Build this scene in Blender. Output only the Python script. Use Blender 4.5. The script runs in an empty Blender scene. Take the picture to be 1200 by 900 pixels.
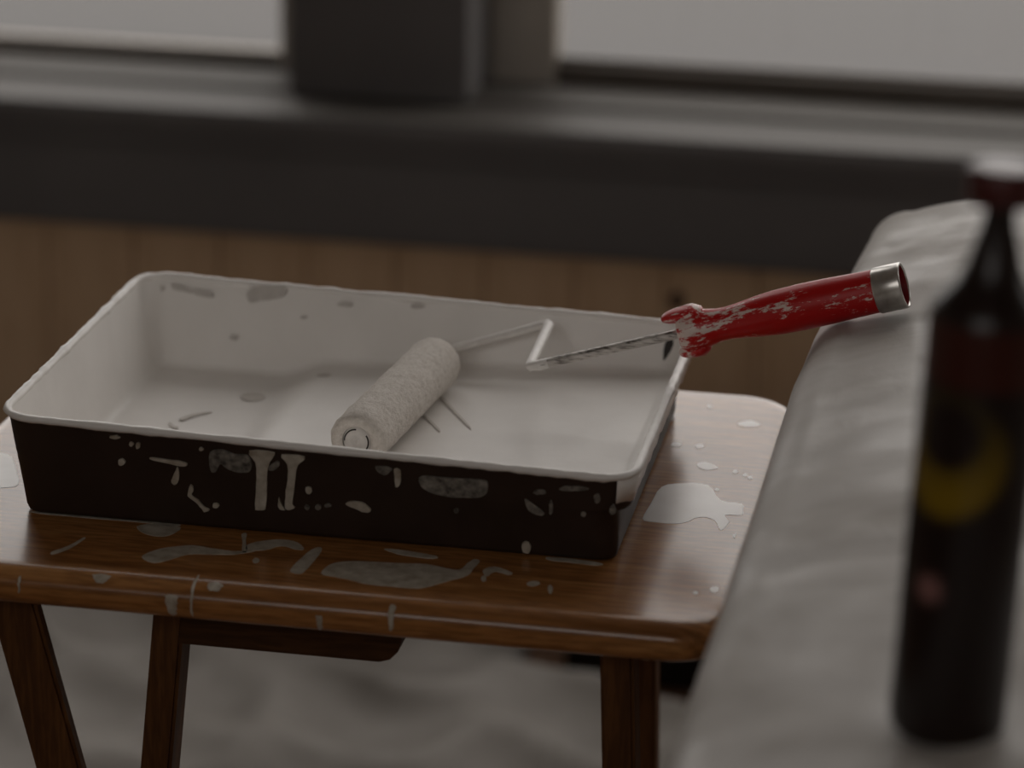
import bpy, bmesh, math, random
from mathutils import Vector, Matrix, noise

S = bpy.context.scene
COL = S.collection
random.seed(7)

# ------------------------------------------------------------------ camera
YAW, PITCH, ROLL = math.radians(-10.232), math.radians(19.237), math.radians(0.96)
fw = Vector((math.sin(YAW) * math.cos(PITCH), math.cos(YAW) * math.cos(PITCH), -math.sin(PITCH)))
rt0 = Vector((math.cos(YAW), -math.sin(YAW), 0))
up0 = rt0.cross(fw)
rt = math.cos(ROLL) * rt0 + math.sin(ROLL) * up0
up = -math.sin(ROLL) * rt0 + math.cos(ROLL) * up0
cd = bpy.data.cameras.new('camera')
cam = bpy.data.objects.new('camera', cd)
COL.objects.link(cam)
m = Matrix((rt, up, -fw)).transposed().to_4x4()
m.translation = Vector((0.3863, -1.6598, 0.6423))
cam.matrix_world = m
cd.sensor_width = 36.0
cd.lens = 108.0
cd.clip_start = 0.05
cd.clip_end = 300
cd.dof.use_dof = True
cd.dof.focus_distance = 1.74
cd.dof.aperture_fstop = 4.6
S.camera = cam

# ------------------------------------------------------------------ world, windows' daylight, exposure
W = bpy.data.worlds.new('overcast_sky')
S.world = W
W.use_nodes = True
bg = W.node_tree.nodes['Background']
bg.inputs[0].default_value = (1.0, 0.955, 0.915, 1)
bg.inputs[1].default_value = 2.38

FLOOR = -0.62
CEIL = 2.62
RX0, RX1, RY0, RY1 = -2.4, 1.9, -3.2, 1.53       # room
# windows as (x0,x1,z0,z1) in the back wall and (x0,x1,z0,z1) for the fill window added behind the camera
WIN_L = (-1.30, -0.453, -0.133, 2.35)
WIN_R = (-0.147, 1.20, -0.1206, 2.35)
WIN_E = (0.30, 0.95, 0.50, 2.10)               # (y0,y1,z0,z1) in the right wall
WIN_FILL = (-1.00, 0.75, 0.95, 2.15)  # unseen window, added to brighten surfaces facing the camera

def portal(name, loc, rot, sx, sy):
    l = bpy.data.lights.new(name, 'AREA')
    l.shape = 'RECTANGLE'
    l.size, l.size_y = sx, sy
    o = bpy.data.objects.new(name, l)
    COL.objects.link(o)
    o.location = loc
    o.rotation_euler = rot
    l.cycles.is_portal = True
    return o
for nm, w in (('sky_portal_left', WIN_L), ('sky_portal_right', WIN_R)):
    portal(nm, ((w[0] + w[1]) / 2, 1.60, (w[2] + w[3]) / 2), (math.radians(-90), 0, 0), w[1] - w[0], w[3] - w[2])
portal('sky_portal_fill', ((WIN_FILL[0] + WIN_FILL[1]) / 2, RY0 - 0.1, (WIN_FILL[2] + WIN_FILL[3]) / 2), (math.radians(90), 0, 0), WIN_FILL[1] - WIN_FILL[0], WIN_FILL[3] - WIN_FILL[2])

portal('sky_portal_side', (RX1 + 0.12, (WIN_E[0] + WIN_E[1]) / 2, (WIN_E[2] + WIN_E[3]) / 2), (0, math.radians(90), 0), WIN_E[3] - WIN_E[2], WIN_E[1] - WIN_E[0])

S.view_settings.view_transform = 'Standard'
S.view_settings.look = 'None'
S.view_settings.gamma = 1.0
S.view_settings.use_curve_mapping = False
S.view_settings.exposure = 0.0
S.cycles.use_denoising = True
S.cycles.max_bounces = 8
S.cycles.diffuse_bounces = 5
S.cycles.transparent_max_bounces = 12
S.cycles.caustics_reflective = False
S.cycles.caustics_refractive = False

# ------------------------------------------------------------------ helpers
def link(name, me, mat, parent=None, smooth=False, kind=None):
    o = bpy.data.objects.new(name, me)
    COL.objects.link(o)
    if mat is not None:
        me.materials.append(mat)
    if smooth:
        for p in me.polygons:
            p.use_smooth = True
    if parent is not None:
        o.parent = parent
        if parent.type == 'EMPTY':
            o.matrix_parent_inverse = Matrix.Translation(-parent.location)
    if kind:
        o['kind'] = kind
    return o

def tag(o, label, cat, group=None):
    o['label'] = label
    o['category'] = cat
    if group:
        o['group'] = group
    return o

def empty(name, loc=(0, 0, 0)):
    o = bpy.data.objects.new(name, None)
    COL.objects.link(o)
    o.empty_display_size = 0.05
    o.location = loc
    return o

def from_bm(name, bm, mat, parent=None, smooth=False, kind=None):
    me = bpy.data.meshes.new(name)
    bm.normal_update()
    bm.to_mesh(me)
    bm.free()
    return link(name, me, mat, parent, smooth, kind)

def box_bm(x0, x1, y0, y1, z0, z1, bevel=0.0, seg=2):
    bm = bmesh.new()
    bmesh.ops.create_cube(bm, size=1)
    for v in bm.verts:
        v.co = Vector((x0 + (v.co.x + .5) * (x1 - x0), y0 + (v.co.y + .5) * (y1 - y0), z0 + (v.co.z + .5) * (z1 - z0)))
    if bevel > 0:
        bmesh.ops.bevel(bm, geom=bm.edges[:], offset=bevel, segments=seg, affect='EDGES', profile=0.5)
    return bm

def box(name, b, mat, parent=None, bevel=0.0, seg=2, kind=None):
    return from_bm(name, box_bm(*b, bevel, seg), mat, parent, bevel > 0 and seg > 1, kind)

def pydata(name, vs, fs, mat, parent=None, smooth=False, kind=None):
    me = bpy.data.meshes.new(name)
    me.from_pydata([tuple(v) for v in vs], [], fs)
    me.update()
    return link(name, me, mat, parent, smooth, kind)

def lathe(profile, n=48, cap0=False, cap1=False):
    """profile of (t, r) turned round the local X axis"""
    vs, fs = [], []
    for t, r in profile:
        for k in range(n):
            a = 2 * math.pi * k / n
            vs.append(Vector((t, r * math.cos(a), r * math.sin(a))))
    for i in range(len(profile) - 1):
        for k in range(n):
            k2 = (k + 1) % n
            fs.append((i * n + k, i * n + k2, (i + 1) * n + k2, (i + 1) * n + k))
    if cap0:
        fs.append(tuple(range(n - 1, -1, -1)))
    if cap1:
        b = (len(profile) - 1) * n
        fs.append(tuple(range(b, b + n)))
    return vs, fs

def axis_frame(a, b):
    x = (Vector(b) - Vector(a)).normalized()
    y = Vector((0, 0, 1)).cross(x).normalized()
    z = x.cross(y)
    mm = Matrix((x, y, z)).transposed().to_4x4()
    mm.translation = Vector(a)
    return mm

def fillet_path(pts, rad, n=6):
    pts = [Vector(p) for p in pts]
    out = [pts[0]]
    for i in range(1, len(pts) - 1):
        a, b, c = pts[i - 1], pts[i], pts[i + 1]
        d1, d2 = (a - b).normalized(), (c - b).normalized()
        p0, p2 = b + d1 * rad, b + d2 * rad
        for k in range(n + 1):
            t = k / n
            out.append((1 - t) ** 2 * p0 + 2 * t * (1 - t) * b + t * t * p2)
    out.append(pts[-1])
    return out

def tube(path, r, n=14, wob=0.0):
    vs, fs = [], []
    path = [Vector(p) for p in path]
    prev = None
    for i, p in enumerate(path):
        d = (path[min(i + 1, len(path) - 1)] - path[max(i - 1, 0)]).normalized()
        if prev is None:
            s = d.orthogonal().normalized()
        else:
            s = (prev - d * prev.dot(d)).normalized()
        prev = s
        t = d.cross(s)
        rr = r(i / (len(path) - 1)) if callable(r) else r
        for k in range(n):
            a = 2 * math.pi * k / n
            q = rr * (1 + wob * noise.noise(p * 300 + Vector((k, 0, 0))))
            vs.append(p + q * (math.cos(a) * s + math.sin(a) * t))
    for i in range(len(path) - 1):
        for k in range(n):
            k2 = (k + 1) % n
            fs.append((i * n + k, i * n + k2, (i + 1) * n + k2, (i + 1) * n + k))
    fs.append(tuple(range(n - 1, -1, -1)))
    fs.append(tuple(range(len(vs) - n, len(vs))))
    return vs, fs

def rrect(x0, x1, y0, y1, r, n=8, m=24):
    """closed rounded rectangle, counter-clockwise, even count on every side"""
    pts = []
    cs = [(x1 - r, y0 + r, -90), (x1 - r, y1 - r, 0), (x0 + r, y1 - r, 90), (x0 + r, y0 + r, 180)]
    for i, (cx, cy, a0) in enumerate(cs):
        arc = [(cx + r * math.cos(math.radians(a0 + 90 * k / n)), cy + r * math.sin(math.radians(a0 + 90 * k / n))) for k in range(n + 1)]
        pts += arc
        nx = cs[(i + 1) % 4]
        e = (nx[0] + r * math.cos(math.radians(nx[2])), nx[1] + r * math.sin(math.radians(nx[2])))
        s = arc[-1]
        for k in range(1, m):
            pts.append((s[0] + (e[0] - s[0]) * k / m, s[1] + (e[1] - s[1]) * k / m))
    return pts

# ------------------------------------------------------------------ materials
class N:
    def __init__(self, name):
        self.m = bpy.data.materials.new(name)
        self.m.use_nodes = True
        self.t = self.m.node_tree
        self.b = self.t.nodes['Principled BSDF']
        self.o = self.t.nodes['Material Output']
    def add(self, typ, **kw):
        n = self.t.nodes.new(typ)
        for k, v in kw.items():
            setattr(n, k, v)
        return n
    def l(self, a, b):
        self.t.links.new(a, b)
    def coord(self, scale=(1, 1, 1), kind='Object'):
        tc = self.add('ShaderNodeTexCoord')
        mp = self.add('ShaderNodeMapping')
        mp.inputs['Scale'].default_value = scale
        self.l(tc.outputs[kind], mp.inputs[0])
        return mp.outputs[0]
    def noise(self, vec, scale, detail=4, rough=.55, dist=0):
        n = self.add('ShaderNodeTexNoise')
        n.inputs['Scale'].default_value = scale
        n.inputs['Detail'].default_value = detail
        n.inputs['Roughness'].default_value = rough
        n.inputs['Distortion'].default_value = dist
        self.l(vec, n.inputs['Vector'])
        return n.outputs['Fac']
    def ramp(self, fac, stops):
        r = self.add('ShaderNodeValToRGB')
        e = r.color_ramp.elements
        while len(e) < len(stops):
            e.new(0.5)
        for el, (p, c) in zip(e, stops):
            el.position = p
            el.color = (*c, 1) if len(c) == 3 else c
        self.l(fac, r.inputs[0])
        return r.outputs[0]
    def mix(self, fac, a, b):
        n = self.add('ShaderNodeMix', data_type='RGBA')
        if isinstance(fac, float):
            n.inputs[0].default_value = fac
        else:
            self.l(fac, n.inputs[0])
        for s, v in ((6, a), (7, b)):
            if isinstance(v, tuple):
                n.inputs[s].default_value = (*v, 1)
            else:
                self.l(v, n.inputs[s])
        return n.outputs[2]
    def math(self, op, a, b=None):
        n = self.add('ShaderNodeMath', operation=op)
        for i, v in enumerate((a, b)):
            if v is None:
                continue
            if isinstance(v, (int, float)):
                n.inputs[i].default_value = v
            else:
                self.l(v, n.inputs[i])
        return n.outputs[0]
    def bump(self, h, strength=.3, dist=.001):
        n = self.add('ShaderNodeBump')
        n.inputs['Strength'].default_value = strength
        n.inputs['Distance'].default_value = dist
        self.l(h, n.inputs['Height'])
        self.l(n.outputs[0], self.b.inputs['Normal'])
    def set(self, col=None, rough=None, metal=None, coat=None, coat_rough=None, spec=None, sheen=None):
        for key, v in (('Base Color', col), ('Roughness', rough), ('Metallic', metal), ('Coat Weight', coat), ('Coat Roughness', coat_rough), ('Specular IOR Level', spec), ('Sheen Weight', sheen)):
            if v is None:
                continue
            if isinstance(v, tuple):
                self.b.inputs[key].default_value = (*v, 1)
            elif isinstance(v, (int, float)):
                self.b.inputs[key].default_value = v
            else:
                self.l(v, self.b.inputs[key])
        return self.m

def mottled(name, c1, c2, scale, rough=.6, bump=0.0, bdist=.001, bscale=None, coord=(1, 1, 1), **kw):
    n = N(name)
    v = n.coord(coord)
    f = n.noise(v, scale, 5)
    col = n.ramp(f, [(.3, c1), (.7, c2)])
    if bump:
        n.bump(n.noise(v, bscale or scale, 6), bump, bdist)
    return n.set(col=col, rough=rough, **kw)

def wood(name, dark, mid, light, axis='X', scale=1.0, rough=.4, coat=0.0, coat_rough=.2, spec=.5):
    n = N(name)
    s = {'X': (1.2, 26, 26), 'Y': (26, 1.2, 26), 'Z': (26, 26, 1.2)}[axis]
    v = n.coord(tuple(k * scale for k in s))
    f = n.noise(v, 3.0, 8, .62, .8)
    col = n.ramp(f, [(.28, dark), (.5, mid), (.72, light)])
    v2 = n.coord(tuple(k * scale * (1 if k > 2 else 3) for k in s))
    g = n.noise(v2, 14.0, 3, .5)
    col = n.mix(n.ramp(g, [(.42, (0, 0, 0)), (.62, (.55, .55, .55))]), col, dark)
    n.bump(f, .15, .0006)
    return n.set(col=col, rough=rough, coat=coat, coat_rough=coat_rough, spec=spec)

M = {}
M['paint'] = mottled('white_wall_paint', (.81, .785, .755), (.87, .845, .815), 22, .42, .35, .0008, 60)
M['paint_thin'] = mottled('thin_white_paint', (.30, .25, .19), (.56, .52, .45), 130, .5, .3, .0005, 200)
M['paint_smudge'] = mottled('rubbed_grey_patch', (.52, .49, .46), (.62, .585, .55), 120, .5)
M['tray'] = mottled('black_plastic', (.028, .016, .010), (.040, .024, .017), 30, .5, spec=.25)
M['table'] = wood('varnished_pine', (.15, .056, .012), (.35, .150, .044), (.47, .235, .085), 'X', 1.0, .5, .85, .2, .08)
M['leg'] = wood('stained_pine_upright', (.050, .018, .005), (.11, .044, .012), (.19, .082, .026), 'Z', 1.0, .5, spec=.25)
M['nap'] = mottled('woven_roller_nap', (.60, .55, .495), (.76, .715, .665), 420, .9, .8, .0012, 900)
M['wire_paint'] = mottled('painted_wire', (.74, .71, .68), (.85, .83, .80), 150, .5, .5, .0006, 300)
def _():
    n = N('galvanised_wire')
    v = n.coord((.12, 1, 1))
    f = n.noise(v, 700, 4)
    c = n.ramp(f, [(.38, (.14, .125, .11)), (.50, (.52, .49, .46)), (.7, (.66, .63, .60))])
    return n.set(col=c, rough=.42, metal=.25)
M['wire'] = _()
def _():
    n = N('red_plastic_with_paint_smears')
    v = n.coord((1, 1, 1))
    vs_ = n.coord((.28, 1, 1))
    sep = n.add('ShaderNodeSeparateXYZ')
    n.l(n.coord(), sep.inputs[0])
    t = sep.outputs['X']
    big = n.noise(vs_, 85, 3, .55, .6)
    fine = n.noise(vs_, 620, 5, .75)
    mx = n.math('ADD', n.math('MULTIPLY', big, .55), n.math('MULTIPLY', fine, .45))
    # worn-on paint is heavier by the collar at the start of the grip
    g = n.add('ShaderNodeMapRange')
    g.inputs['From Min'].default_value = 0.0
    g.inputs['From Max'].default_value = 0.06
    g.inputs['To Min'].default_value = 0.045
    g.inputs['To Max'].default_value = -0.046
    n.l(t, g.inputs['Value'])
    s = n.math('ADD', mx, g.outputs[0])
    mask = n.ramp(s, [(.525, (0, 0, 0)), (.56, (1, 1, 1))])
    col = n.mix(mask, (.47, .004, .004), (.72, .60, .55))
    n.bump(s, .25, .0006)
    return n.set(col=col, rough=.36, spec=.45)
M['red'] = _()
M['red_in'] = mottled('red_plastic', (.20, .006, .008), (.26, .008, .01), 50, .5)
M['metal'] = mottled('tin_ferrule', (.42, .40, .37), (.72, .70, .67), 90, .28, metal=.85)
M['cap'] = mottled('white_end_cap', (.55, .52, .49), (.72, .69, .66), 80, .5)
M['dark_gap'] = mottled('dark_gap', (.02, .017, .015), (.035, .03, .026), 60, .7)
M['post'] = mottled('charcoal_trim_paint', (.125, .118, .118), (.15, .142, .142), 6, .5, spec=.3)
M['sill'] = mottled('worn_pale_sill_paint', (.070, .063, .056), (.10, .092, .084), 9, .6, coord=(.4, 3, 3), spec=.25)
M['sash'] = mottled('taupe_sash_paint', (.40, .36, .315), (.47, .43, .38), 12, .5)
M['sash_dark'] = mottled('dark_sash_paint', (.09, .075, .062), (.12, .10, .085), 12, .5)
M['plank'] = wood('pine_wainscot', (.54, .355, .22), (.62, .425, .27), (.69, .49, .325), 'Z', .5, .6, spec=.2)
M['wall'] = mottled('warm_plaster', (.46, .42, .37), (.52, .475, .42), 4, .85)
M['floor'] = wood('brown_floorboards', (.10, .05, .03), (.18, .095, .055), (.25, .15, .09), 'X', .4, .5)
M['ceil'] = mottled('ceiling_plaster', (.78, .75, .71), (.84, .81, .77), 3, .9)
M['cloth'] = mottled('canvas_drop_cloth', (.20, .182, .162), (.34, .318, .295), 5, .85, .3, .002, 300)
M['ground'] = mottled('pale_ground', (.070, .0675, .0665), (.087, .084, .0825), .35, .9, coord=(.3, 1.6, 1))
def _():
    n = N('thin_window_glass')
    tr = n.add('ShaderNodeBsdfTransparent')
    tr.inputs[0].default_value = (.95, .95, .95, 1)
    gl = n.add('ShaderNodeBsdfGlossy')
    gl.inputs['Roughness'].default_value = .02
    mx = n.add('ShaderNodeMixShader')
    mx.inputs[0].default_value = .05
    n.l(tr.outputs[0], mx.inputs[1])
    n.l(gl.outputs[0], mx.inputs[2])
    n.l(mx.outputs[0], n.o.inputs['Surface'])
    n.t.nodes.remove(n.b)
    return n.m
M['glass'] = _()
def _():
    n = N('milky_plastic_sheet')
    v = n.coord((1, 1, 1))
    f = n.noise(v, 9, 4, .55, .4)
    col = n.ramp(f, [(.32, (.38, .352, .322)), (.62, (.55, .53, .51))])
    w = n.noise(n.coord((1, .45, 1)), 34, 5, .5, 1.2)
    n.bump(w, .22, .004)
    return n.set(col=col, rough=n.ramp(n.noise(v, 16, 3), [(.40, (.36, .36, .36)), (.60, (.6, .6, .6))]), spec=.08)
M['sheet'] = _()
M['upholstery'] = mottled('beige_upholstery', (.32, .28, .24), (.4, .36, .31), 60, .9)

# ------------------------------------------------------------------ the room
def multi_box(name, boxes, mat, kind='structure', parent=None):
    bm = bmesh.new()
    for b in boxes:
        t = box_bm(*b)
        me = bpy.data.meshes.new('tmp')
        t.to_mesh(me)
        t.free()
        bm.from_mesh(me)
        bpy.data.meshes.remove(me)
    return from_bm(name, bm, mat, parent, False, kind)

SILL = -0.145
OUT = RY1 + 0.14
floor = box('floor', (RX0, RX1, RY0, OUT, FLOOR - .06, FLOOR), M['floor'], kind='structure')
ceiling = box('ceiling', (RX0 - .1, RX1 + .14, RY0 - .1, OUT, CEIL, CEIL + .1), M['ceil'], kind='structure')
wall_left = box('wall_left', (RX0 - .1, RX0, RY0, OUT, FLOOR, CEIL), M['wall'], kind='structure')
a, b, c, d = WIN_FILL
wall_front = multi_box('wall_front', [(RX0, a, RY0 - .1, RY0, FLOOR, CEIL), (b, RX1, RY0 - .1, RY0, FLOOR, CEIL),
                                      (a, b, RY0 - .1, RY0, FLOOR, c), (a, b, RY0 - .1, RY0, d, CEIL)], M['wall'])
a, b, c, d = WIN_E
wall_right = multi_box('wall_right', [(RX1, RX1 + .14, RY0, a, FLOOR, CEIL), (RX1, RX1 + .14, b, OUT, FLOOR, CEIL),
                                      (RX1, RX1 + .14, a, b, FLOOR, c), (RX1, RX1 + .14, a, b, d, CEIL)], M['wall'])
wall_back = multi_box('wall_back', [(RX0, RX1, 1.40, OUT, FLOOR, SILL - .01), (RX0, RX1, RY1, OUT, WIN_R[3], CEIL),
                                    (RX0, WIN_L[0], RY1, OUT, SILL - .01, WIN_R[3]), (WIN_L[1] + .013, WIN_R[0] - .072, RY1 + .005, OUT, SILL - .01, WIN_R[3]),
                                    (WIN_R[1], RX1, RY1, OUT, SILL - .01, WIN_R[3])], M['wall'])
# vertical boards of the wainscot, each its own piece
pw = .096
x = RX0
k = 0
plank_mesh = None
while x < RX1 - .01:
    if plank_mesh is None:
        p = box('plank', (0, pw - .0012, 1.372, 1.40, FLOOR, -.272), M['plank'], wall_back, .002, 1)
        plank_mesh = p.data
    else:
        p = bpy.data.objects.new('plank', plank_mesh)
        COL.objects.link(p)
        p.parent = wall_back
    p.location.x = x
    p.location.y = random.uniform(-.0012, .0012)
    x += pw
    k += 1
# knots in the boards
for (kx, kz, r) in ((.012, -.327, .011), (-.55, -.36, .007)):
    vs, fs = lathe([(0, .0004), (.0006, r * .6), (0, r)], 14)
    o = pydata('knot', [Vector((kx + v.z * .8, 1.3709 - v.x, kz + v.y)) for v in vs], fs, mottled('pine_knot', (.05, .022, .010), (.085, .04, .018), 200, .6), wall_back)

# sill boards, apron, mullion post
t1 = box('trim_1', (RX0, RX1, 1.33, 1.4275, SILL - .024, SILL - .002), M['post'], None, .004, 2, 'structure')
t1b = box('sill_top', (RX0, RX1, 1.3325, 1.4270, SILL - .0035, SILL), M['sill'], t1, .001, 1)
t2 = box('trim_2', (RX0, RX1, 1.443, 1.53, SILL - .02, SILL + .002), M['sill'], None, .002, 1, 'structure')
t3 = box('trim_3', (RX0, RX1, 1.35, 1.40, -.283, SILL - .024), M['post'], None, .004, 2, 'structure')
t3b = box('bead', (RX0, RX1, 1.342, 1.352, SILL - .045, SILL - .024), M['post'], t3, .003, 2)
t4 = box('trim_4', (-.415, -.222, 1.42, 1.535, SILL + .001, 2.40), M['post'], None, .004, 2, 'structure')

def window(name, horiz, x0, x1, z0, z1, fr, base, frames, mats):
    """sash: x0..x1,z0..z1 is the pane; frames = (left, right, bottom, top) member widths"""
    e = empty(name)
    e['kind'] = 'structure'
    L_, R_, B_, T_ = frames
    y0, y1 = base, base + .04
    parts = [('stile', (x0 - L_, x0, y0, y1, z0 - B_, z1 + T_), mats[0]), ('stile', (x1, x1 + R_, y0, y1, z0 - B_, z1 + T_), mats[1]),
             ('bottom_rail', (x0, x1, y0, y1, z0 - B_, z0), mats[2]), ('top_rail', (x0, x1, y0, y1, z1, z1 + T_), mats[0]),
             ('bead', (x0, x1, y0 + .008, y0 + .016, z0, z0 + .006), mats[2])]
    for nm, bb, mt in parts:
        if horiz:
            box(nm, bb, mt, e, .003, 2)
        else:
            box(nm, (bb[2], bb[3], bb[0], bb[1], bb[4], bb[5]), mt, e, .003, 2)
    g = (x0, x1, y0 + .017, y0 + .021, z0, z1)
    box('pane', g if horiz else (g[2], g[3], g[0], g[1], g[4], g[5]), M['glass'], e)
    return e
window('window_1', True, WIN_L[0] + .05, WIN_L[1], WIN_L[2], WIN_L[3] - .06, 0, 1.53, (.05, .02, .012, .06), (M['sash'], M['sash'], M['sash_dark']))
window('window_2', True, WIN_R[0], WIN_R[1] - .05, WIN_R[2], WIN_R[3] - .06, 0, 1.53, (.072, .05, .0244, .06), (M['sash'], M['sash'], M['sash_dark']))
window('fill_window', True, WIN_FILL[0] + .05, WIN_FILL[1] - .05, WIN_FILL[2] + .05, WIN_FILL[3] - .05, 0, RY0 - .07, (.05, .05, .05, .05), (M['sash'], M['sash'], M['sash']))  # added behind the camera for fill light
window('window_4', False, WIN_E[0] + .05, WIN_E[1] - .05, WIN_E[2] + .05, WIN_E[3] - .05, 0, RX1 + .02, (.05, .05, .05, .05), (M['sash'], M['sash'], M['sash']))
ground = box('ground', (-60, 60, -60, 90, -1.3, -1.1), M['ground'], kind='structure')

# ------------------------------------------------------------------ drop cloth and dark box on the floor
def cloth_z(x, y):
    p = Vector((x * 2.2, y * 3.0, .3))
    z = .035 * max(0, noise.noise(p) + .25) ** 1.5
    q = noise.noise(Vector((x * 6 + y * 2.5, y * 5 - x * 1.5, 3)))
    z += .040 * (1 - abs(q)) ** 5
    z += .012 * noise.noise(Vector((x * 13, y * 15, 9)))
    return FLOOR + .008 + max(z, 0)
vs, fs = [], []
nx, ny = 120, 84
for j in range(ny + 1):
    for i in range(nx + 1):
        u, v = i / nx, j / ny
        yy = .15 + v * (1.345 - .15)
        xr = .25 - .34 * min(1, max(0, (yy - .89)) / .13) + .02 * noise.noise(Vector((yy * 9, 1, 2)))
        xx = -1.55 + u * (xr + 1.55)
        z = cloth_z(xx, yy)
        edge = min(u, 1 - u, v) * 14
        z = FLOOR + .003 + (z - FLOOR - .003) * min(1, edge + .12)
        vs.append((xx, yy, z))
for j in range(ny):
    for i in range(nx):
        q = j * (nx + 1) + i
        fs.append((q, q + 1, q + nx + 2, q + nx + 1))
o = pydata('drop_cloth', vs, fs, M['cloth'], None, True)
md = o.modifiers.new('thickness', 'SOLIDIFY')
md.thickness = .002
md.offset = 1
tag(o, 'crumpled pale canvas drop cloth spread on the floor under the table', 'drop cloth')

bx = empty('wooden_box', (.13, 1.16, FLOOR))
DK = wood('dark_stained_box', (.008, .005, .004), (.014, .009, .006), (.022, .013, .009), 'X', .6, .7, spec=.2)
bx0, bx1, by0, by1, bh = -.045, .34, 1.045, 1.30, FLOOR + .10
box('front_panel', (bx0, bx1, by0, by0 + .014, FLOOR + .001, bh), DK, bx, .003)
box('back_panel', (bx0, bx1, by1 - .014, by1, FLOOR + .001, bh), DK, bx, .003)
box('side_panel', (bx0, bx0 + .014, by0 + .014, by1 - .014, FLOOR + .001, bh), DK, bx, .002)
box('side_panel', (bx1 - .014, bx1, by0 + .014, by1 - .014, FLOOR + .001, bh), DK, bx, .002)
box('lid', (bx0 - .008, bx1 + .008, by0 - .008, by1 + .008, bh, bh + .016), DK, bx, .004)
tag(bx, 'low dark wooden box blurred on the floor behind the table', 'box')

# ------------------------------------------------------------------ side table
TX0, TX1, TY0, TY1, TT = -.237, .242, -.2075, .174, .022
tb = empty('side_table', (0, 0, FLOOR))
tag(tb, 'small varnished wooden folding table splashed with white paint, under the tray', 'table')
prof = []                                   # bullnose: (inset, z) from under side to upper side
nr = .011
NOSE = [(0.01400, -0.00000), (0.01181, -0.00012), (0.00967, -0.00049), (0.00764, -0.00109), (0.00577, -0.00191), (0.00410, -0.00293), (0.00267, -0.00412), (0.00153, -0.00546), (0.00069, -0.00691), (0.00017, -0.00844), (0.00000, -0.01000), (0.00027, -0.01311), (0.00107, -0.01600), (0.00234, -0.01849), (0.00400, -0.02039), (0.00593, -0.02159), (0.00800, -0.02200)]
prof = list(reversed(NOSE))
def table_z(y):
    i = y - TY0
    for (i0, z0), (i1, z1) in zip(NOSE[:-1], NOSE[1:]):
        if i >= i1 or i1 < .002:
            return z1 + (z0 - z1) * min(max((i - i1) / (i0 - i1), 0), 1)
    return 0
rings = [rrect(TX0 + i, TX1 - i, TY0 + i, TY1 - i, .034 - i * .7, 8, 12) for i, z in prof]
n = len(rings[0])
vs, fs = [], []
for (i, z), rg in zip(prof, rings):
    vs += [(px, py, z) for px, py in rg]
for k in range(len(prof) - 1):
    for q in range(n):
        q2 = (q + 1) % n
        fs.append((k * n + q, k * n + q2, (k + 1) * n + q2, (k + 1) * n + q))
fs.append(tuple(range(n - 1, -1, -1)))
fs.append(tuple(range((len(prof) - 1) * n, len(prof) * n)))
top = pydata('tabletop', vs, fs, M['table'], tb, True)

def leg(xa, ya, za, xb, yb, zb, w, dpt, name='leg', mat=None):
    """square timber from (xa,ya,za) to (xb,yb,zb); w along x, dpt along y"""
    vs = []
    for (cx, cy, cz) in ((xa, ya, za), (xb, yb, zb)):
        vs += [(cx - w / 2, cy - dpt / 2, cz), (cx + w / 2, cy - dpt / 2, cz), (cx + w / 2, cy + dpt / 2, cz), (cx - w / 2, cy + dpt / 2, cz)]
    bm = bmesh.new()
    bv = [bm.verts.new(v) for v in vs]
    for f in ((3, 2, 1, 0), (4, 5, 6, 7), (0, 1, 5, 4), (1, 2, 6, 5), (2, 3, 7, 6), (3, 0, 4, 7)):
        bm.faces.new([bv[q] for q in f])
    bmesh.ops.recalc_face_normals(bm, faces=bm.faces[:])
    bmesh.ops.bevel(bm, geom=bm.edges[:], offset=.002, segments=2, affect='EDGES')
    return from_bm(name, bm, mat or M['leg'], tb)
Zt = -TT + .001
leg(-.1625, -.172, Zt, -.020, -.172, FLOOR, .0275, .010)
leg(-.0735, -.148, Zt, -.134, -.148, FLOOR, .0180, .022)
leg(.1745, -.150, Zt, .200, -.150, FLOOR, .0185, .022)
leg(.150, .132, Zt, .166, .132, FLOOR, .014, .022)
leg(-0.1471, .135, Zt, -0.2071, .135, FLOOR, .013, .016)
# batten under the front edge, rounded at its free end
bm = bmesh.new()
ol = [(-.0830, Zt), (-.0830, -.0570), (.044, -.0570), (.050, -.0550), (.0545, -.0500), (.0565, -.0430), (.0565, Zt)]
f0 = [bm.verts.new((px, -.1585, pz)) for px, pz in ol]
f1 = [bm.verts.new((px, -.1375, pz)) for px, pz in ol]
bm.faces.new(f0)
bm.faces.new(list(reversed(f1)))
for q in range(len(ol)):
    q2 = (q + 1) % len(ol)
    bm.faces.new((f0[q2], f0[q], f1[q], f1[q2]))
bmesh.ops.recalc_face_normals(bm, faces=bm.faces[:])
from_bm('batten', bm, wood('stained_pine_lengthwise', (.03, .011, .003), (.06, .024, .007), (.10, .042, .013), 'X', 1, .55, spec=.2), tb)
box('batten', (-.20, .15, .121, .143, -.055, Zt), M['leg'], tb, .002)

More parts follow.
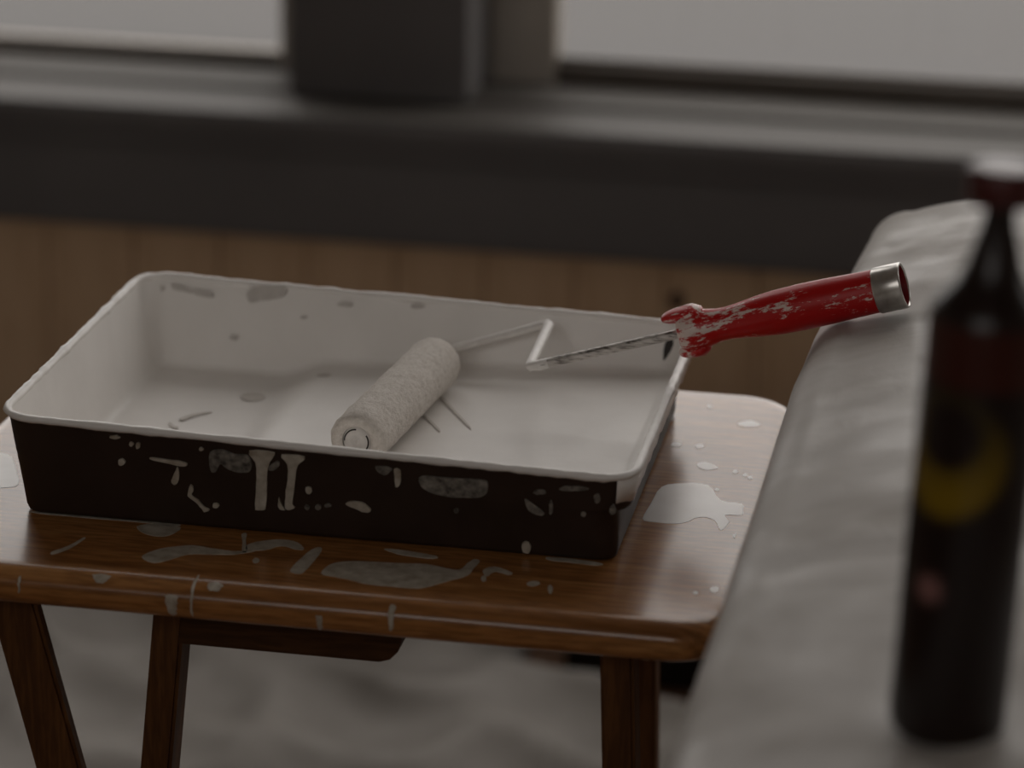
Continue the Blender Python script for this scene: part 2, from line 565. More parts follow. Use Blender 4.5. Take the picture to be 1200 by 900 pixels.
# ------------------------------------------------------------------ paint stains with real thickness
def smooth_loop(pts, sub=3):
    out = []
    n = len(pts)
    for i in range(n):
        p0, p1, p2, p3 = (Vector(pts[(i + k - 1) % n]) for k in range(4))
        for s in range(sub):
            t = s / sub
            out.append(.5 * ((2 * p1) + (p2 - p0) * t + (2 * p0 - 5 * p1 + 4 * p2 - p3) * t * t + (3 * p1 - p0 - 3 * p2 + p3) * t ** 3))
    return out
def stain(loop2, to3, nrm, mat, parent, h=.0005, jit=.0004, name='paint_stain'):
    lp = smooth_loop(loop2)
    lp = [p + Vector((noise.noise(Vector((p.x * 900, p.y * 900, 1))), noise.noise(Vector((p.x * 900, p.y * 900, 7))))) * jit for p in lp]
    bm = bmesh.new()
    nv = Vector(nrm).normalized()
    cen = sum(lp, Vector((0, 0))) / len(lp)
    lo = [bm.verts.new(Vector(to3(p.x, p.y)) - nv * .0002) for p in lp]
    hi = [bm.verts.new(Vector(to3(*(p + (cen - p) * .03))) + nv * h) for p in lp]
    f = bm.faces.new(hi)
    for q in range(len(lp)):
        q2 = (q + 1) % len(lp)
        bm.faces.new((lo[q], lo[q2], hi[q2], hi[q]))
    f.normal_update()
    if f.normal.dot(nv) < 0:
        bmesh.ops.reverse_faces(bm, faces=bm.faces[:])
    return from_bm(name, bm, mat, parent)

TABLE_STAINS = {
 'w': [
  [(.1731,-.0589),(.1744,-.0344),(.1769,-.0061),(.1883,.0022),(.2032,.0028),(.2134,-.0200),(.2260,-.0226),(.2351,-.0341),(.2281,-.0411),(.2187,-.0432),(.2223,-.0531),(.2191,-.0669),(.2139,-.0523),(.2048,-.0491),(.1987,-.0584),(.1920,-.0626),(.1799,-.0627)],
  [(.1921,.0347),(.1965,.0401),(.2032,.0358),(.2053,.0305),(.2003,.0264),(.1950,.0281)],
  [(.2217,.1128),(.2206,.1081),(.2163,.1053),(.2121,.1057),(.2085,.1076),(.2084,.1117),(.2109,.1153),(.2150,.1175),(.2189,.1159)],
  [(.1796,.0660),(.1790,.0630),(.1774,.0612),(.1754,.0615),(.1734,.0629),(.1731,.0662),(.1741,.0691),(.1762,.0699),(.1783,.0688)],
  [(.1929,.0661),(.1930,.0636),(.1912,.0620),(.1890,.0616),(.1879,.0638),(.1869,.0661),(.1884,.0682),(.1903,.0696),(.1924,.0686)],
  [(.1686,.1131),(.1690,.1087),(.1676,.1061),(.1657,.1068),(.1639,.1097),(.1632,.1143),(.1643,.1174),(.1658,.1194),(.1676,.1169)],
  [(.2181,.0276),(.2179,.0258),(.2170,.0245),(.2156,.0243),(.2146,.0258),(.2144,.0277),(.2149,.0296),(.2164,.0303),(.2176,.0292)],
  [(.2238,.0231),(.2236,.0214),(.2229,.0203),(.2220,.0205),(.2211,.0216),(.2208,.0235),(.2215,.0248),(.2223,.0258),(.2233,.0249)],
  [(.2272,.0196),(.2272,.0177),(.2263,.0167),(.2253,.0166),(.2244,.0179),(.2241,.0200),(.2248,.0215),(.2257,.0223),(.2267,.0213)],
  [(.1896,.1372),(.1895,.1351),(.1883,.1340),(.1868,.1335),(.1858,.1353),(.1857,.1373),(.1861,.1395),(.1876,.1397),(.1888,.1390)],
  [(.2304,-.0722),(.2302,-.0749),(.2291,-.0763),(.2278,-.0765),(.2266,-.0745),(.2264,-.0717),(.2272,-.0699),(.2283,-.0686),(.2297,-.0696)],
  [(.2106,-.0040),(.2105,-.0059),(.2096,-.0069),(.2087,-.0067),(.2079,-.0055),(.2075,-.0037),(.2081,-.0022),(.2090,-.0016),(.2100,-.0023)],
  [(.2285,-.1508),(.2283,-.1537),(.2270,-.1555),(.2252,-.1555),(.2236,-.1536),(.2231,-.1502),(.2241,-.1475),(.2260,-.1469),(.2277,-.1480)],
  [(.2178,-.1579),(.2177,-.1596),(.2169,-.1602),(.2160,-.1601),(.2153,-.1592),(.2150,-.1578),(.2154,-.1562),(.2163,-.1561),(.2173,-.1565)],
  [(-.2172,-.0462),(-.2079,-.0397),(-.1979,-.0564),(-.1854,-.0862),(-.1917,-.0932),(-.2007,-.0925)],  # edge patch: spilt paint plus a reflection on the varnish, coloured white
 ],
 'g': [
  [(-.1005,-.1330),(-.0924,-.1272),(-.0761,-.1288),(-.0784,-.1410),(-.0846,-.1449),(-.0939,-.1419)],
  [(-.0851,-.1753),(-.0811,-.1645),(-.0735,-.1577),(-.0628,-.1527),(-.0527,-.1542),(-.0377,-.1559),(-.0264,-.1533),(-.0364,-.1606),(-.0500,-.1637),(-.0613,-.1662),(-.0683,-.1753),(-.0759,-.1819)],
  [(-.0342,-.1475),(-.0299,-.1402),(-.0171,-.1335),(-.0067,-.1362),(-.0011,-.1451),(-.0061,-.1462),(-.0146,-.1431),(-.0221,-.1511),(-.0312,-.1532)],
  [(-.0406,-.1311),(-.0382,-.1293),(-.0354,-.1415),(-.0309,-.1544),(-.0330,-.1573),(-.0372,-.1419)],
  [(-.0016,-.1749),(-.0000,-.1586),(.0026,-.1443),(.0063,-.1396),(.0086,-.1454),(.0078,-.1630),(.0059,-.1781),(.0014,-.1791)],
  [(.0153,-.1760),(.0169,-.1634),(.0225,-.1572),(.0361,-.1542),(.0547,-.1524),(.0685,-.1505),(.0785,-.1532),(.0882,-.1547),(.0908,-.1443),(.0933,-.1375),(.0963,-.1406),(.0950,-.1507),(.0935,-.1620),(.0866,-.1696),(.0791,-.1785),(.0712,-.1850),(.0574,-.1857),(.0433,-.1853),(.0331,-.1816),(.0231,-.1791)],
  [(.0411,-.1343),(.0556,-.1348),(.0717,-.1387),(.0706,-.1426),(.0571,-.1420),(.0470,-.1392)],
  [(.1335,-.1638),(.1326,-.1661),(.1311,-.1679),(.1285,-.1684),(.1266,-.1666),(.1265,-.1642),(.1276,-.1621),(.1298,-.1611),(.1322,-.1617)],
  [(.1414,-.1704),(.1416,-.1737),(.1413,-.1760),(.1403,-.1753),(.1393,-.1727),(.1384,-.1688),(.1384,-.1653),(.1394,-.1648),(.1405,-.1669)],
  [(.0999,-.1520),(.1053,-.1459),(.1159,-.1521),(.1147,-.1560),(.1067,-.1530),(.1035,-.1610)],
  [(-.0210,-.1658),(-.0210,-.1681),(-.0217,-.1694),(-.0230,-.1698),(-.0244,-.1680),(-.0247,-.1655),(-.0247,-.1632),(-.0235,-.1626),(-.0221,-.1636)],
  [(.1039,-.1633),(.1044,-.1665),(.1036,-.1676),(.1028,-.1680),(.1016,-.1655),(.1010,-.1622),(.1014,-.1602),(.1020,-.1591),(.1031,-.1603)],
  [(-.1643,-.1238),(-.1241,-.1213),(-.0989,-.1221),(-.0785,-.1241),(-.0797,-.1283),(-.1024,-.1269),(-.1322,-.1271),(-.1598,-.1267)],
  [(.1301,-.1267),(.1442,-.1260),(.1611,-.1284),(.1594,-.1325),(.1427,-.1313),(.1332,-.1310)],
  [(-.1347,-.1791),(-.1283,-.1689),(-.1240,-.1552),(-.1228,-.1574),(-.1263,-.1722),(-.1326,-.1824)],
 ],
}
FRONT_STAINS = {
 'w': [
  [(-.0343,.0517),(-.0199,.0519),(-.0226,.0464),(-.0244,.0398),(-.0255,.0274),(-.0266,.0171),(-.0276,.0149),(-.0316,.0145),(-.0329,.0160),(-.0319,.0269),(-.0307,.0393),(-.0313,.0456)],
  [(-.0161,.0512),(-.0031,.0508),(-.0067,.0462),(-.0085,.0392),(-.0100,.0289),(-.0113,.0207),(-.0100,.0181),(-.0145,.0161),(-.0158,.0192),(-.0148,.0284),(-.0129,.0388),(-.0130,.0457)],
  [(-.0189,.0243),(-.0177,.0201),(-.0159,.0165),(-.0188,.0168),(-.0196,.0199)],
  [(-.0913,.0423),(-.0820,.0421),(-.0723,.0414),(-.0700,.0394),(-.0739,.0386),(-.0822,.0400),(-.0894,.0409)],
  [(-.0759,.0378),(-.0748,.0337),(-.0766,.0276),(-.0791,.0268),(-.0799,.0294),(-.0776,.0345)],
  [(-.0693,.0272),(-.0675,.0252),(-.0688,.0208),(-.0650,.0179),(-.0623,.0143),(-.0590,.0125),(-.0621,.0106),(-.0634,.0126),(-.0666,.0166),(-.0712,.0205)],
  [(-.0533,.0157),(-.0540,.0146),(-.0551,.0138),(-.0565,.0140),(-.0572,.0148),(-.0571,.0159),(-.0563,.0168),(-.0550,.0172),(-.0540,.0166)],
  [(-.0999,.0501),(-.1004,.0492),(-.1013,.0486),(-.1022,.0488),(-.1028,.0494),(-.1026,.0503),(-.1021,.0510),(-.1011,.0513),(-.1003,.0509)],
  [(-.0961,.0494),(-.0967,.0483),(-.0975,.0475),(-.0985,.0475),(-.0989,.0485),(-.0988,.0497),(-.0982,.0508),(-.0972,.0513),(-.0963,.0507)],
  [(-.1056,.0384),(-.1063,.0371),(-.1075,.0362),(-.1091,.0360),(-.1097,.0373),(-.1098,.0387),(-.1087,.0400),(-.1073,.0401),(-.1061,.0396)],
  [(-.0601,.0504),(-.0607,.0498),(-.0614,.0493),(-.0622,.0493),(-.0627,.0499),(-.0626,.0506),(-.0621,.0513),(-.0612,.0513),(-.0606,.0510)],
  [(.0001,.0303),(-.0001,.0288),(-.0014,.0279),(-.0027,.0283),(-.0033,.0294),(-.0037,.0308),(-.0027,.0321),(-.0013,.0322),(-.0002,.0317)],
  [(-.1073,.0537),(-.1083,.0529),(-.1101,.0524),(-.1120,.0524),(-.1131,.0529),(-.1136,.0536),(-.1119,.0542),(-.1098,.0547),(-.1084,.0542)],
  [(.0187,.0235),(.0236,.0256),(.0298,.0245),(.0330,.0206),(.0296,.0192),(.0234,.0213)],
  [(.0468,.0479),(.0506,.0472),(.0498,.0381),(.0474,.0368),(.0471,.0421)],
  [(.1171,.0076),(.1199,.0095),(.1218,.0065),(.1208,.0021),(.1175,.0028)],
 ],
 'g': [
  [(-.0568,.0486),(-.0489,.0509),(-.0427,.0488),(-.0355,.0489),(-.0329,.0428),(-.0351,.0383),(-.0419,.0377),(-.0481,.0398),(-.0513,.0422),(-.0546,.0366),(-.0574,.0379)],
  [(-.0247,.0419),(-.0187,.0467),(-.0174,.0442),(-.0214,.0406)],
  [(.0600,.0433),(.0648,.0453),(.0742,.0451),(.0837,.0454),(.0931,.0458),(.0987,.0447),(.0986,.0389),(.0953,.0349),(.0858,.0335),(.0763,.0331),(.0669,.0349),(.0613,.0381)],
  [(.0051,.0201),(.0045,.0191),(.0034,.0182),(.0022,.0186),(.0015,.0193),(.0013,.0203),(.0023,.0212),(.0036,.0217),(.0046,.0210)],
  [(.0105,.0217),(.0101,.0209),(.0088,.0205),(.0075,.0205),(.0068,.0210),(.0068,.0217),(.0077,.0222),(.0089,.0226),(.0101,.0224)],
  [(-.0017,.0195),(-.0020,.0183),(-.0030,.0176),(-.0039,.0180),(-.0045,.0187),(-.0045,.0197),(-.0038,.0207),(-.0029,.0209),(-.0022,.0203)],
  [(.0364,.0485),(.0421,.0490),(.0459,.0473),(.0419,.0437),(.0382,.0450)],
  [(.1188,.0360),(.1235,.0333),(.1296,.0286),(.1277,.0263),(.1211,.0288)],
  [(.1345,.0322),(.1342,.0292),(.1335,.0279),(.1327,.0277),(.1323,.0305),(.1322,.0337),(.1328,.0360),(.1336,.0368),(.1342,.0349)],
  [(.1689,.0338),(.1685,.0316),(.1673,.0309),(.1660,.0308),(.1653,.0325),(.1654,.0345),(.1661,.0361),(.1673,.0371),(.1683,.0357)],
  [(.0823,.0252),(.0820,.0240),(.0811,.0234),(.0802,.0238),(.0795,.0243),(.0795,.0255),(.0803,.0262),(.0811,.0266),(.0821,.0263)],
  [(.1544,.0456),(.1524,.0444),(.1469,.0435),(.1409,.0428),(.1376,.0435),(.1383,.0446),(.1410,.0459),(.1471,.0466),(.1521,.0464)],
  [(.1604,.0404),(.1601,.0383),(.1589,.0370),(.1576,.0372),(.1570,.0391),(.1567,.0412),(.1578,.0426),(.1589,.0430),(.1599,.0422)],
  [(.1526,.0297),(.1522,.0286),(.1514,.0279),(.1504,.0280),(.1498,.0289),(.1498,.0299),(.1504,.0309),(.1514,.0313),(.1521,.0306)],
  [(.1308,.0413),(.1303,.0402),(.1279,.0397),(.1253,.0394),(.1235,.0401),(.1239,.0412),(.1254,.0422),(.1280,.0427),(.1301,.0423)],
 ],
}
BACK_STAINS = {
 'd': [
  [(-.1769,.0528),(-.1703,.0548),(-.1629,.0548),(-.1628,.0516),(-.1690,.0507),(-.1757,.0492)],
  [(-.1579,.0562),(-.1523,.0561),(-.1466,.0543),(-.1442,.0513),(-.1504,.0519),(-.1572,.0531)],
  [(-.1444,.0540),(-.1365,.0534),(-.1309,.0528),(-.1307,.0496),(-.1374,.0497),(-.1431,.0509)],
  [(-.1086,.0543),(-.1016,.0590),(-.0922,.0597),(-.0833,.0597),(-.0836,.0544),(-.0917,.0512),(-.1000,.0496),(-.1066,.0481)],
  [(-.0397,.0516),(-.0404,.0505),(-.0436,.0497),(-.0469,.0499),(-.0496,.0504),(-.0492,.0515),(-.0470,.0524),(-.0438,.0531),(-.0409,.0526)],
  [(.0070,.0538),(.0055,.0528),(.0029,.0519),(-.0007,.0518),(-.0027,.0526),(-.0023,.0537),(-.0009,.0548),(.0026,.0550),(.0051,.0546)],
  [(-.0683,.0417),(-.0690,.0410),(-.0703,.0405),(-.0719,.0405),(-.0730,.0410),(-.0730,.0418),(-.0717,.0423),(-.0704,.0428),(-.0691,.0423)],
  [(-.1131,.0258),(-.1135,.0248),(-.1150,.0240),(-.1169,.0242),(-.1185,.0249),(-.1183,.0260),(-.1171,.0269),(-.1152,.0272),(-.1133,.0270)],
 ],
}
FLOOR_MARKS = {
 'd': [
  [(.0290,.0687),(.0302,.0706),(.0450,.0425),(.0593,.0152),(.0586,.0136),(.0438,.0407)],
  [(.0269,.0337),(.0279,.0339),(.0360,.0204),(.0430,.0070),(.0423,.0053),(.0348,.0187)],
  [(-.0832,.0808),(-.0831,.0771),(-.0854,.0742),(-.0886,.0723),(-.0926,.0718),(-.0958,.0742),(-.0979,.0774),(-.0985,.0814),(-.0963,.0850),(-.0924,.0867),(-.0882,.0867),(-.0854,.0838)],
  [(-.0467,.1042),(-.0477,.1024),(-.0499,.1009),(-.0525,.1009),(-.0553,.1012),(-.0557,.1030),(-.0535,.1045),(-.0510,.1055),(-.0487,.1051)],
  [(-.1241,.0313),(-.1187,.0405),(-.1098,.0473),(-.1084,.0460),(-.1163,.0379),(-.1212,.0289)],
  [(-.1284,.0241),(-.1227,.0176),(-.1203,.0167),(-.1209,.0134),(-.1257,.0170)],
 ],
}
BACK_GAP = [[(.1628,.0419),(.1679,.0443),(.1681,.0339),(.1660,.0244),(.1626,.0273)]]


M['drop'] = mottled('dried_paint_drop', (.84, .815, .79), (.90, .88, .855), 60, .3)
for kind, mt in (('w', M['drop']), ('g', M['paint_thin'])):
    for lp in TABLE_STAINS[kind]:
        lp = [(min(max(px, TX0 + .014), TX1 - .014), max(py, TY0 + .012)) for px, py in lp]
        stain(lp, lambda u, v: (u, v, table_z(v) + .00010), (0, 0, 1), mt, tb, .00008)

def nose(x, s):
    """point on the front bullnose, s in 0..1 from upper side to under side"""
    zz = -.022 * min(max(s, 0), 1)
    for (i0, z0), (i1, z1) in zip(NOSE[:-1], NOSE[1:]):
        if zz >= z1:
            ii = i1 + (i0 - i1) * min(max((zz - z1) / (z0 - z1), 0), 1)
            break
    return Vector((x, TY0 + ii - .0003, zz + .0002))
def drip_glint(x, s0, s1, w0, w1, mat):
    vs, fs = [], []
    K = 14
    for k in range(K + 1):
        t = k / K
        w = (w0 + (w1 - w0) * t) * (1 + .25 * noise.noise(Vector((x * 100, k * .7, 0))))
        if k in (0, K):
            w *= .55
        sx = .0006 * noise.noise(Vector((x * 50, k * .4, 5)))
        for u in (-1, -.5, 0, .5, 1):
            p = nose(x + sx + u * w / 2, s0 + (s1 - s0) * t)
            c_ = Vector((p.x, TY0 + nr, -nr))
            vs.append(p + (p - c_).normalized() * .0006 * (1 - u * u))
    for k in range(K):
        for u in range(4):
            q = k * 5 + u
            fs.append((q, q + 5, q + 6, q + 1))
    pydata('paint_drip_glint', vs, fs, mat, tb, True)
drip_glint(-.0585, .30, .86, .0075, .0042, M['paint_thin'])
drip_glint(-.0475, -.02, .84, .0018, .0012, M['paint_thin'])
drip_glint(.0226, .48, .90, .0036, .0026, M['paint_thin'])
drip_glint(.0615, .12, .72, .0036, .0022, M['paint_thin'])
drip_glint(-.1436, .20, .6, .0016, .0010, M['paint_thin'])
drip_glint(-.0988, .06, .20, .0110, .0040, M['paint_thin'])  # whitish highlight on the nose, laid on as pale colour
drip_glint(-.036, .04, .16, .0090, .0050, M['paint_thin'])  # second edge highlight, also put in as a pale patch

# ------------------------------------------------------------------ paint tray
tray = empty('paint_tray', (0, 0, 0))
tag(tray, 'black plastic roller tray coated inside with white paint, on the small table', 'paint tray')
HW, HD, CR = .180, .139, .022
def rim_h(x):
    return .0566 - .0228 * x
def fl(x, y=0):
    if x < -.085:
        z = .0035
    elif x < -.052:
        t = (x + .085) / .033
        z = .0035 + .0095 * t * t * (3 - 2 * t)
    else:
        z = .013 + (x + .052) * .055
    return z
RM = 60
def ring(il, ifb, ir):
    i = max(il, ifb)
    return rrect(-HW + il, HW - ir, -HD + ifb, HD - ifb, max(CR - min(il, ifb), .0025), 8, RM)
def loft(name, rows, mat, cap=None, flip=False, parent=None):
    n = len(rows[0])
    vs = [v for r in rows for v in r]
    fs = []
    for k in range(len(rows) - 1):
        for q in range(n):
            q2 = (q + 1) % n
            f = (k * n + q, k * n + q2, (k + 1) * n + q2, (k + 1) * n + q)
            fs.append(tuple(reversed(f)) if flip else f)
    if cap == 'first':
        fs.append(tuple(range(n - 1, -1, -1)))
    if cap == 'last':
        fs.append(tuple(range((len(rows) - 1) * n, len(rows) * n)))
    return pydata(name, vs, fs, mat, parent, True)
rows = []
for fr, il, ifb, ir in ((0, .0135, .0138, .0140), (.02, .0118, .0120, .0122), (.06, .0108, .0112, .0116), (.30, .0088, .0092, .0114), (.57, .0064, .0066, .0112), (.585, .0062, .0064, .0100), (.60, .0060, .0062, .0050), (.64, .0056, .0059, .0042), (.97, .0028, .0030, .0028)):
    rows.append([(px, py, .0004 + (rim_h(px) - .0004) * fr) for px, py in ring(il, ifb, ir)])
shell = loft('tray_shell', rows, M['tray'], 'first', False, tray)
# inner coat of paint: walls then floor
rows = []
for t in (0, .12, .3, .5, .7, .85, .93):
    rows.append([(px, py, rim_h(px) + (fl(px) - rim_h(px)) * t + .0004 * noise.noise(Vector((px * 60, py * 60, t * 4)))) for px, py in ring(.0036 + .0105 * t, .0036 + .0105 * t, .0036 + .0105 * t)])
i = .0150
while i < .1365:
    rows.append([(px, py, fl(px) + (.0012 if i < .016 else 0) + .0005 * noise.noise(Vector((px * 45, py * 45, 2)))) for px, py in ring(i, i, i)])
    i += .0025 if i < .02 else .0045
coat = loft('paint_coat', rows, M['paint'], 'last', False, tray)
# rolled rim, lumpy with dried paint
path = ring(.0022, .0022, .0022)
vs, fs = [], []
n = len(path)
for k in range(n):
    p = Vector((*path[k], rim_h(path[k][0])))
    d = (Vector(path[(k + 1) % n]) - Vector(path[k - 1])).normalized()
    o_ = Vector((d.y, -d.x, 0))
    r = .0026 * (1 + .35 * noise.noise(p * 130) + .15 * noise.noise(p * 420))
    for q in range(10):
        a = 2 * math.pi * q / 10
        vs.append(p + o_ * r * math.cos(a) + Vector((0, 0, 1)) * r * .9 * math.sin(a))
for k in range(n):
    k2 = (k + 1) % n
    for q in range(10):
        q2 = (q + 1) % 10
        fs.append((k * 10 + q, k2 * 10 + q, k2 * 10 + q2, k * 10 + q2))
pydata('rim', vs, fs, M['paint'], tray, True)
# white strip colours in the side light on the shallow end's outer wall
seg = [k for k in range(n) if path[k][0] > .1685]
vs, fs = [], []
lower = ring(.0040, .0042, .0034)
upper = ring(.0012, .0012, .0012)
for j, k in enumerate(seg):
    hx = rim_h(path[k][0])
    jag = .68 + .05 * noise.noise(Vector((path[k][1] * 80, 3, 1)))
    vs += [(*upper[k], hx), (*[(upper[k][e] + lower[k][e]) / 2 for e in (0, 1)], hx * (1 + jag) / 2), (*lower[k], hx * jag)]
for j in range(len(seg) - 1):
    for e in (0, 1):
        fs.append((j * 3 + e, j * 3 + e + 1, j * 3 + e + 4, j * 3 + e + 3))
o = pydata('lit_end_strip', vs, fs, M['paint'], tray, True)
o.modifiers.new('t', 'SOLIDIFY').thickness = .0004

FN = (0, -1, -.0091 / .057)
for kind, mt in (('w', M['paint_thin']), ('g', mottled('smeared_grey_paint', (.03, .024, .02), (.30, .28, .245), 220, .5))):
    for lp in FRONT_STAINS[kind]:
        stain(lp, lambda u, v: (u, -.1273 - .0091 * v / .057, v), FN, mt, tray, .0009)
for kind, mt in (('d', M['paint_smudge']),):
    for lp in BACK_STAINS[kind]:
        stain(lp, lambda u, v: (u, .1229 + (v - .003) * .222 - .0012, v), (0, -.054, .012), mt, tray, .0004)
for lp in BACK_GAP:
    stain([(u - .004, v) for u, v in lp], lambda u, v: (u, .1229 + (v - .003) * .222 - .0012, v), (0, -.054, .012), M['dark_gap'], tray, .0006, name='bare_patch')
MK = mottled('dried_paint_mark', (.54, .51, .47), (.66, .62, .58), 200, .6)
for lp in FLOOR_MARKS['d']:
    stain(lp, lambda u, v: (u, v, fl(u) + .0006), (0, 0, 1), MK, tray, .0003, .0002, name='paint_mark')

# ------------------------------------------------------------------ paint roller
rol = empty('paint_roller', (.016, .013, .016))
tag(rol, 'small paint roller with white nap and red handle, lying across the tray', 'paint roller')
RA, RB = Vector((.0084, -.0632, .0340)), Vector((.0239, .090, .0340))
RR = .0165
fr_ = axis_frame(RA, RB)
LEN = (RB - RA).length
prof = [(.0015, .0085), (.0002, .0098), (0, .0120), (.0010, .0146), (.0035, .0160)]
K = 90
for k in range(K + 1):
    t = .006 + (LEN - .016) * k / K
    prof.append((t, RR))
prof += [(LEN - .006, .0160), (LEN - .002, .0140), (LEN, .0105), (LEN, .004)]
vs, fs = lathe(prof, 72)
out = []
for v in vs:
    w = fr_ @ v
    rad = Vector((0, v.y, v.z))
    if rad.length > .009:
        rn = rad.normalized()
        q = Vector((v.x * 330, v.y * 330, v.z * 330))
        dsp = .00055 * noise.noise(q) + .0005 * noise.noise(q * .22) + .0003 * noise.noise(q * 2.3)
        w = fr_ @ (v + rn * dsp)
    out.append(w)
pydata('roller_cover', out, fs, M['nap'], rol, True)
# end cap with its dark ring and hub
vs, fs = lathe([(.0050, .0001), (.0006, .0001), (.0004, .0022), (.0018, .0030), (.0014, .0052), (.0008, .0060), (.0010, .0075), (.0022, .0084)], 40)
cap = pydata('end_cap', [fr_ @ v for v in vs], fs, M['cap'], rol, True)
vs, fs = lathe([(.0020, .0066), (.0007, .0068), (.0006, .0075), (.0020, .0078)], 40)
half = [f for i_, f in enumerate(fs) if (i_ % 40) in (0, 1, 2, 3, 4, 5, 6, 7, 8, 9, 16, 17, 18, 19, 20, 21, 22, 23, 24, 34, 35)]
pydata('cap_ring', [fr_ @ v for v in vs], half, M['dark_gap'], cap, True)
# wire cage, then shaft up to the grip
H0, H1 = Vector((.1816, .031, .0823)), Vector((.3086, .022, .1236))
hdir = (H1 - H0).normalized()
C1, C2 = Vector((.0890, .1150, .0545)), Vector((.0911, .0316, .0540))
p0 = fr_ @ Vector((LEN - .004, 0, 0))
p1 = fr_ @ Vector((LEN + .019, 0, 0))
vs, fs = tube(fillet_path([p0, p1, C1, C2, C2 + (H0 - C2).normalized() * .012], .0055), lambda t: .0023 + .0008 * t, 14, .25)
pydata('wire_cage', vs, fs, M['wire_paint'], rol, True)
vs, fs = tube([C2 + (H0 - C2) * (.08 + .92 * k / 24) for k in range(25)] + [H0 + hdir * .012], .0029, 14, .06)
pydata('wire_shaft', vs, fs, M['wire'], rol, True)
# grip
hf = axis_frame(H0, H1)
HL = (H1 - H0).length
prof = [(.014, .0030), (.006, .0066), (.0005, .0098), (-.0006, .0112), (0, .0122), (.003, .0132), (.008, .0130), (.015, .0112), (.022, .0098), (.028, .0096), (.036, .0104), (.046, .0119), (.058, .0130), (.074, .0135), (.090, .0133), (.105, .0128), (HL - .0160, .0126)]
fine = []
for (a, b) in zip(prof[:-1], prof[1:]):
    for s in range(3):
        fine.append((a[0] + (b[0] - a[0]) * s / 3, a[1] + (b[1] - a[1]) * s / 3))
fine.append(prof[-1])
vs, fs = lathe(fine, 56)
vs = [Vector((v.x, v.y * .94, v.z)) for v in vs]
def in_frame(o):
    o.matrix_parent_inverse = Matrix.Translation(-rol.location)
    o.matrix_basis = hf
    return o
grip = in_frame(pydata('handle', vs, fs, M['red'], rol, True))
# collar tips above and below the wire
def prong(sign, ln, w, name='collar_tip'):
    bm = bmesh.new()
    secs = [(.012, .0100, .0128, w * 1.3), (.003, .0102, .0136, w * 1.2), (-ln * .5, .0102, .0130, w), (-ln * .9, .0100, .0122, w * .7), (-ln, .0103, .0116, w * .45)]
    rg = []
    for t, r0, r1, ww in secs:
        rg.append([bm.verts.new((t, yy * ww / 2, sign * rr)) for yy, rr in ((-1, r0), (1, r0), (.85, r1), (-.85, r1))])
    for a, b in zip(rg[:-1], rg[1:]):
        for q in range(4):
            bm.faces.new((a[q], a[(q + 1) % 4], b[(q + 1) % 4], b[q]))
    bm.faces.new(rg[-1])
    bm.faces.new(list(reversed(rg[0])))
    bmesh.ops.recalc_face_normals(bm, faces=bm.faces[:])
    bmesh.ops.subdivide_edges(bm, edges=bm.edges[:], cuts=2, smooth=.6, use_grid_fill=True)
    return from_bm(name, bm, M['red'], grip, True)
prong(1, .0095, .012)
prong(-1, .0045, .012)
vs, fs = lathe([(HL - .0165, .0122), (HL - .0165, .0131), (HL - .0158, .0134), (HL - .0010, .0134), (HL, .0131), (HL, .0121), (HL - .0008, .0118)], 56)
vs = [Vector((v.x, v.y * .94, v.z)) for v in vs]
pydata('ferrule', vs, fs, M['metal'], grip, True)['label'] = 'tin ferrule'
vs, fs = lathe([(HL - .0008, .0118), (HL - .03, .0110), (HL - .03, .0005)], 40)
pydata('socket', [Vector((v.x, v.y * .94, v.z)) for v in vs], fs, M['red_in'], grip, True)

# ------------------------------------------------------------------ bench under plastic sheeting
def bench_edge(y):
    k = [(-2, .243), (-.52, .246), (-.34, .2485), (-.23, .250), (-.05, .2505), (.07, .2556), (.15, .262), (.26, .271), (1, .271)]
    for (y0, x0), (y1, x1) in zip(k[:-1], k[1:]):
        if y <= y1:
            return x0 + (x1 - x0) * (y - y0) / (y1 - y0)
BW = .33
sec = [(.004, -.085), (.001, -.06), (.0, -.02), (.0015, .02)]
for k in range(9):
    a = math.radians(90 * k / 8)
    sec.append((.0015 + .028 * (1 - math.cos(a)), .070 + .028 * math.sin(a)))
def crown(u):
    t = (u - .0295) / (BW - .059)
    return .098 + .020 * math.sin(math.pi * min(max(t, 0), 1)) ** .8
topn = 26
tops = [(.0295 + (BW - .059) * k / topn, None) for k in range(1, topn)]
vs, fs = [], []
left = sec
right = [(BW - u, z) for u, z in reversed(sec)]
ys = [-1.0 + 1.263 * k / 110 for k in range(111)] + [.263 + .022 * math.sin(math.radians(90 * k / 6)) for k in range(1, 7)]
for y in ys:
    drop = 0
    if y > .263:
        s = (y - .263) / .022
        drop = .022 * (1 - math.sqrt(max(0, 1 - s * s)))
    xe = bench_edge(y)
    row = left + [(u, crown(u)) for u, _z in tops] + right
    for u, z in row:
        if z > 0:
            q = Vector(((xe + u) * 20, y * 9, .5))
            w = .0012 * noise.noise(q) + .0014 * (1 - abs(noise.noise(Vector(((xe + u) * 11 + y * 4, y * 26, 2))))) ** 6
            w -= .0028 * math.exp(-((y + .345 - .08 * (u - .1)) / .010) ** 2)
            z = z + w - drop * min(1, max(0, (z - .05) / .04))
        vs.append((xe + u, y, z))
n = len(left) + len(tops) + len(right)
for j in range(len(ys) - 1):
    for i in range(n - 1):
        q = j * n + i
        fs.append((q, q + 1, q + n + 1, q + n))
fs.append(tuple(range(n)))
fs.append(tuple(reversed(range((len(ys) - 1) * n, len(ys) * n))))
bn = empty('covered_bench', (.42, -.35, FLOOR))
bench = pydata('plastic_sheet', vs, fs, M['sheet'], bn, True)
bm = bmesh.new()
bm.from_mesh(bench.data)
bmesh.ops.recalc_face_normals(bm, faces=bm.faces[:])
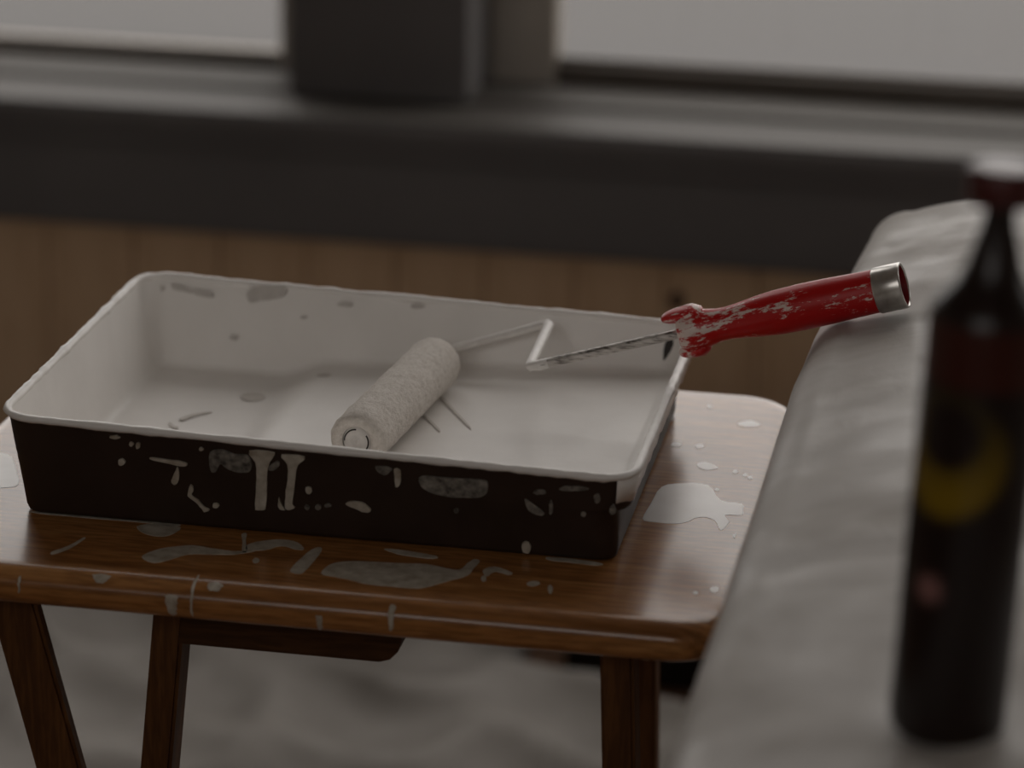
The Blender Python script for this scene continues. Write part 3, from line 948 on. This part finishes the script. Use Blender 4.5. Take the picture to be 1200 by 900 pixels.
bm.to_mesh(bench.data)
bm.free()
for lx in (.30, .54):
    for ly in (-.95, .21):
        box('leg', (lx - .022, lx + .022, ly - .022, ly + .022, FLOOR, -.08), M['leg'], bn, .003)
box('seat_board', (.262, .580, -.985, .250, -.082, -.060), M['leg'], bn, .003)
tag(bn, 'long padded bench draped in milky plastic sheeting, beneath the end of the red handle', 'bench')

# ------------------------------------------------------------------ bottle in the foreground
BX, BY, BZ = .3610, -.540, .1135
def _():
    n = N('dark_bottle_with_printed_label')
    v = n.coord()
    def dist(p):
        d = n.add('ShaderNodeVectorMath', operation='DISTANCE')
        n.l(v, d.inputs[0])
        d.inputs[1].default_value = p
        return d.outputs['Value']
    outer = n.ramp(dist((-.012, -.022, .123)), [(.0225, (1, 1, 1)), (.0275, (0, 0, 0))])
    inner = n.ramp(dist((-.011, -.022, .131)), [(.0125, (0, 0, 0)), (.0165, (1, 1, 1))])
    ringm = n.math('MULTIPLY', outer, inner)
    sep = n.add('ShaderNodeSeparateXYZ')
    n.l(v, sep.inputs[0])
    f = n.noise(v, 30, 2)
    base = n.ramp(f, [(.3, (.010, .005, .004)), (.7, (.015, .007, .005))])
    g = n.math('MULTIPLY', n.math('GREATER_THAN', sep.outputs['Z'], .150), n.math('LESS_THAN', sep.outputs['Z'], .174))
    base = n.mix(g, base, (.045, .008, .004))
    yel = n.ramp(n.math('MULTIPLY', sep.outputs['Z'], 5.0), [(.53, (.20, .125, .005)), (.70, (.045, .03, .007))])
    base = n.mix(ringm, base, yel)
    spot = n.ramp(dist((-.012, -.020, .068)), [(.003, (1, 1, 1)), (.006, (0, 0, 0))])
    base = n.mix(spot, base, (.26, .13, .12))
    return n.set(col=base, rough=.28, spec=.35)
bt = empty('bottle', (BX, BY, BZ))
bt.rotation_euler.y = .034
tag(bt, 'dark bottle with yellow ring label, blurred in the foreground on the covered bench', 'bottle')
def turned(name, prof, mat, parent=None, n=48):
    vs, fs = lathe(prof, n)
    o = pydata(name, [Vector((-v.z, v.y, v.x)) for v in vs], fs, mat, None, True)
    o.parent = parent
    return o
body = turned('body', [(0, .0005), (0, .016), (.001, .0195), (.004, .0222), (.009, .0230), (.10, .0230), (.172, .0230), (.177, .0222), (.182, .0185), (.187, .0138), (.194, .0103), (.201, .0086), (.210, .0062), (.222, .0052)], _(), bt)
turned('cap', [(.2185, .0050), (.2185, .0125), (.220, .0136), (.2305, .0136), (.232, .0128), (.2325, .010), (.2325, .0004)], mottled('dark_red_cap', (.05, .010, .010), (.08, .015, .014), 80, .30), bt)
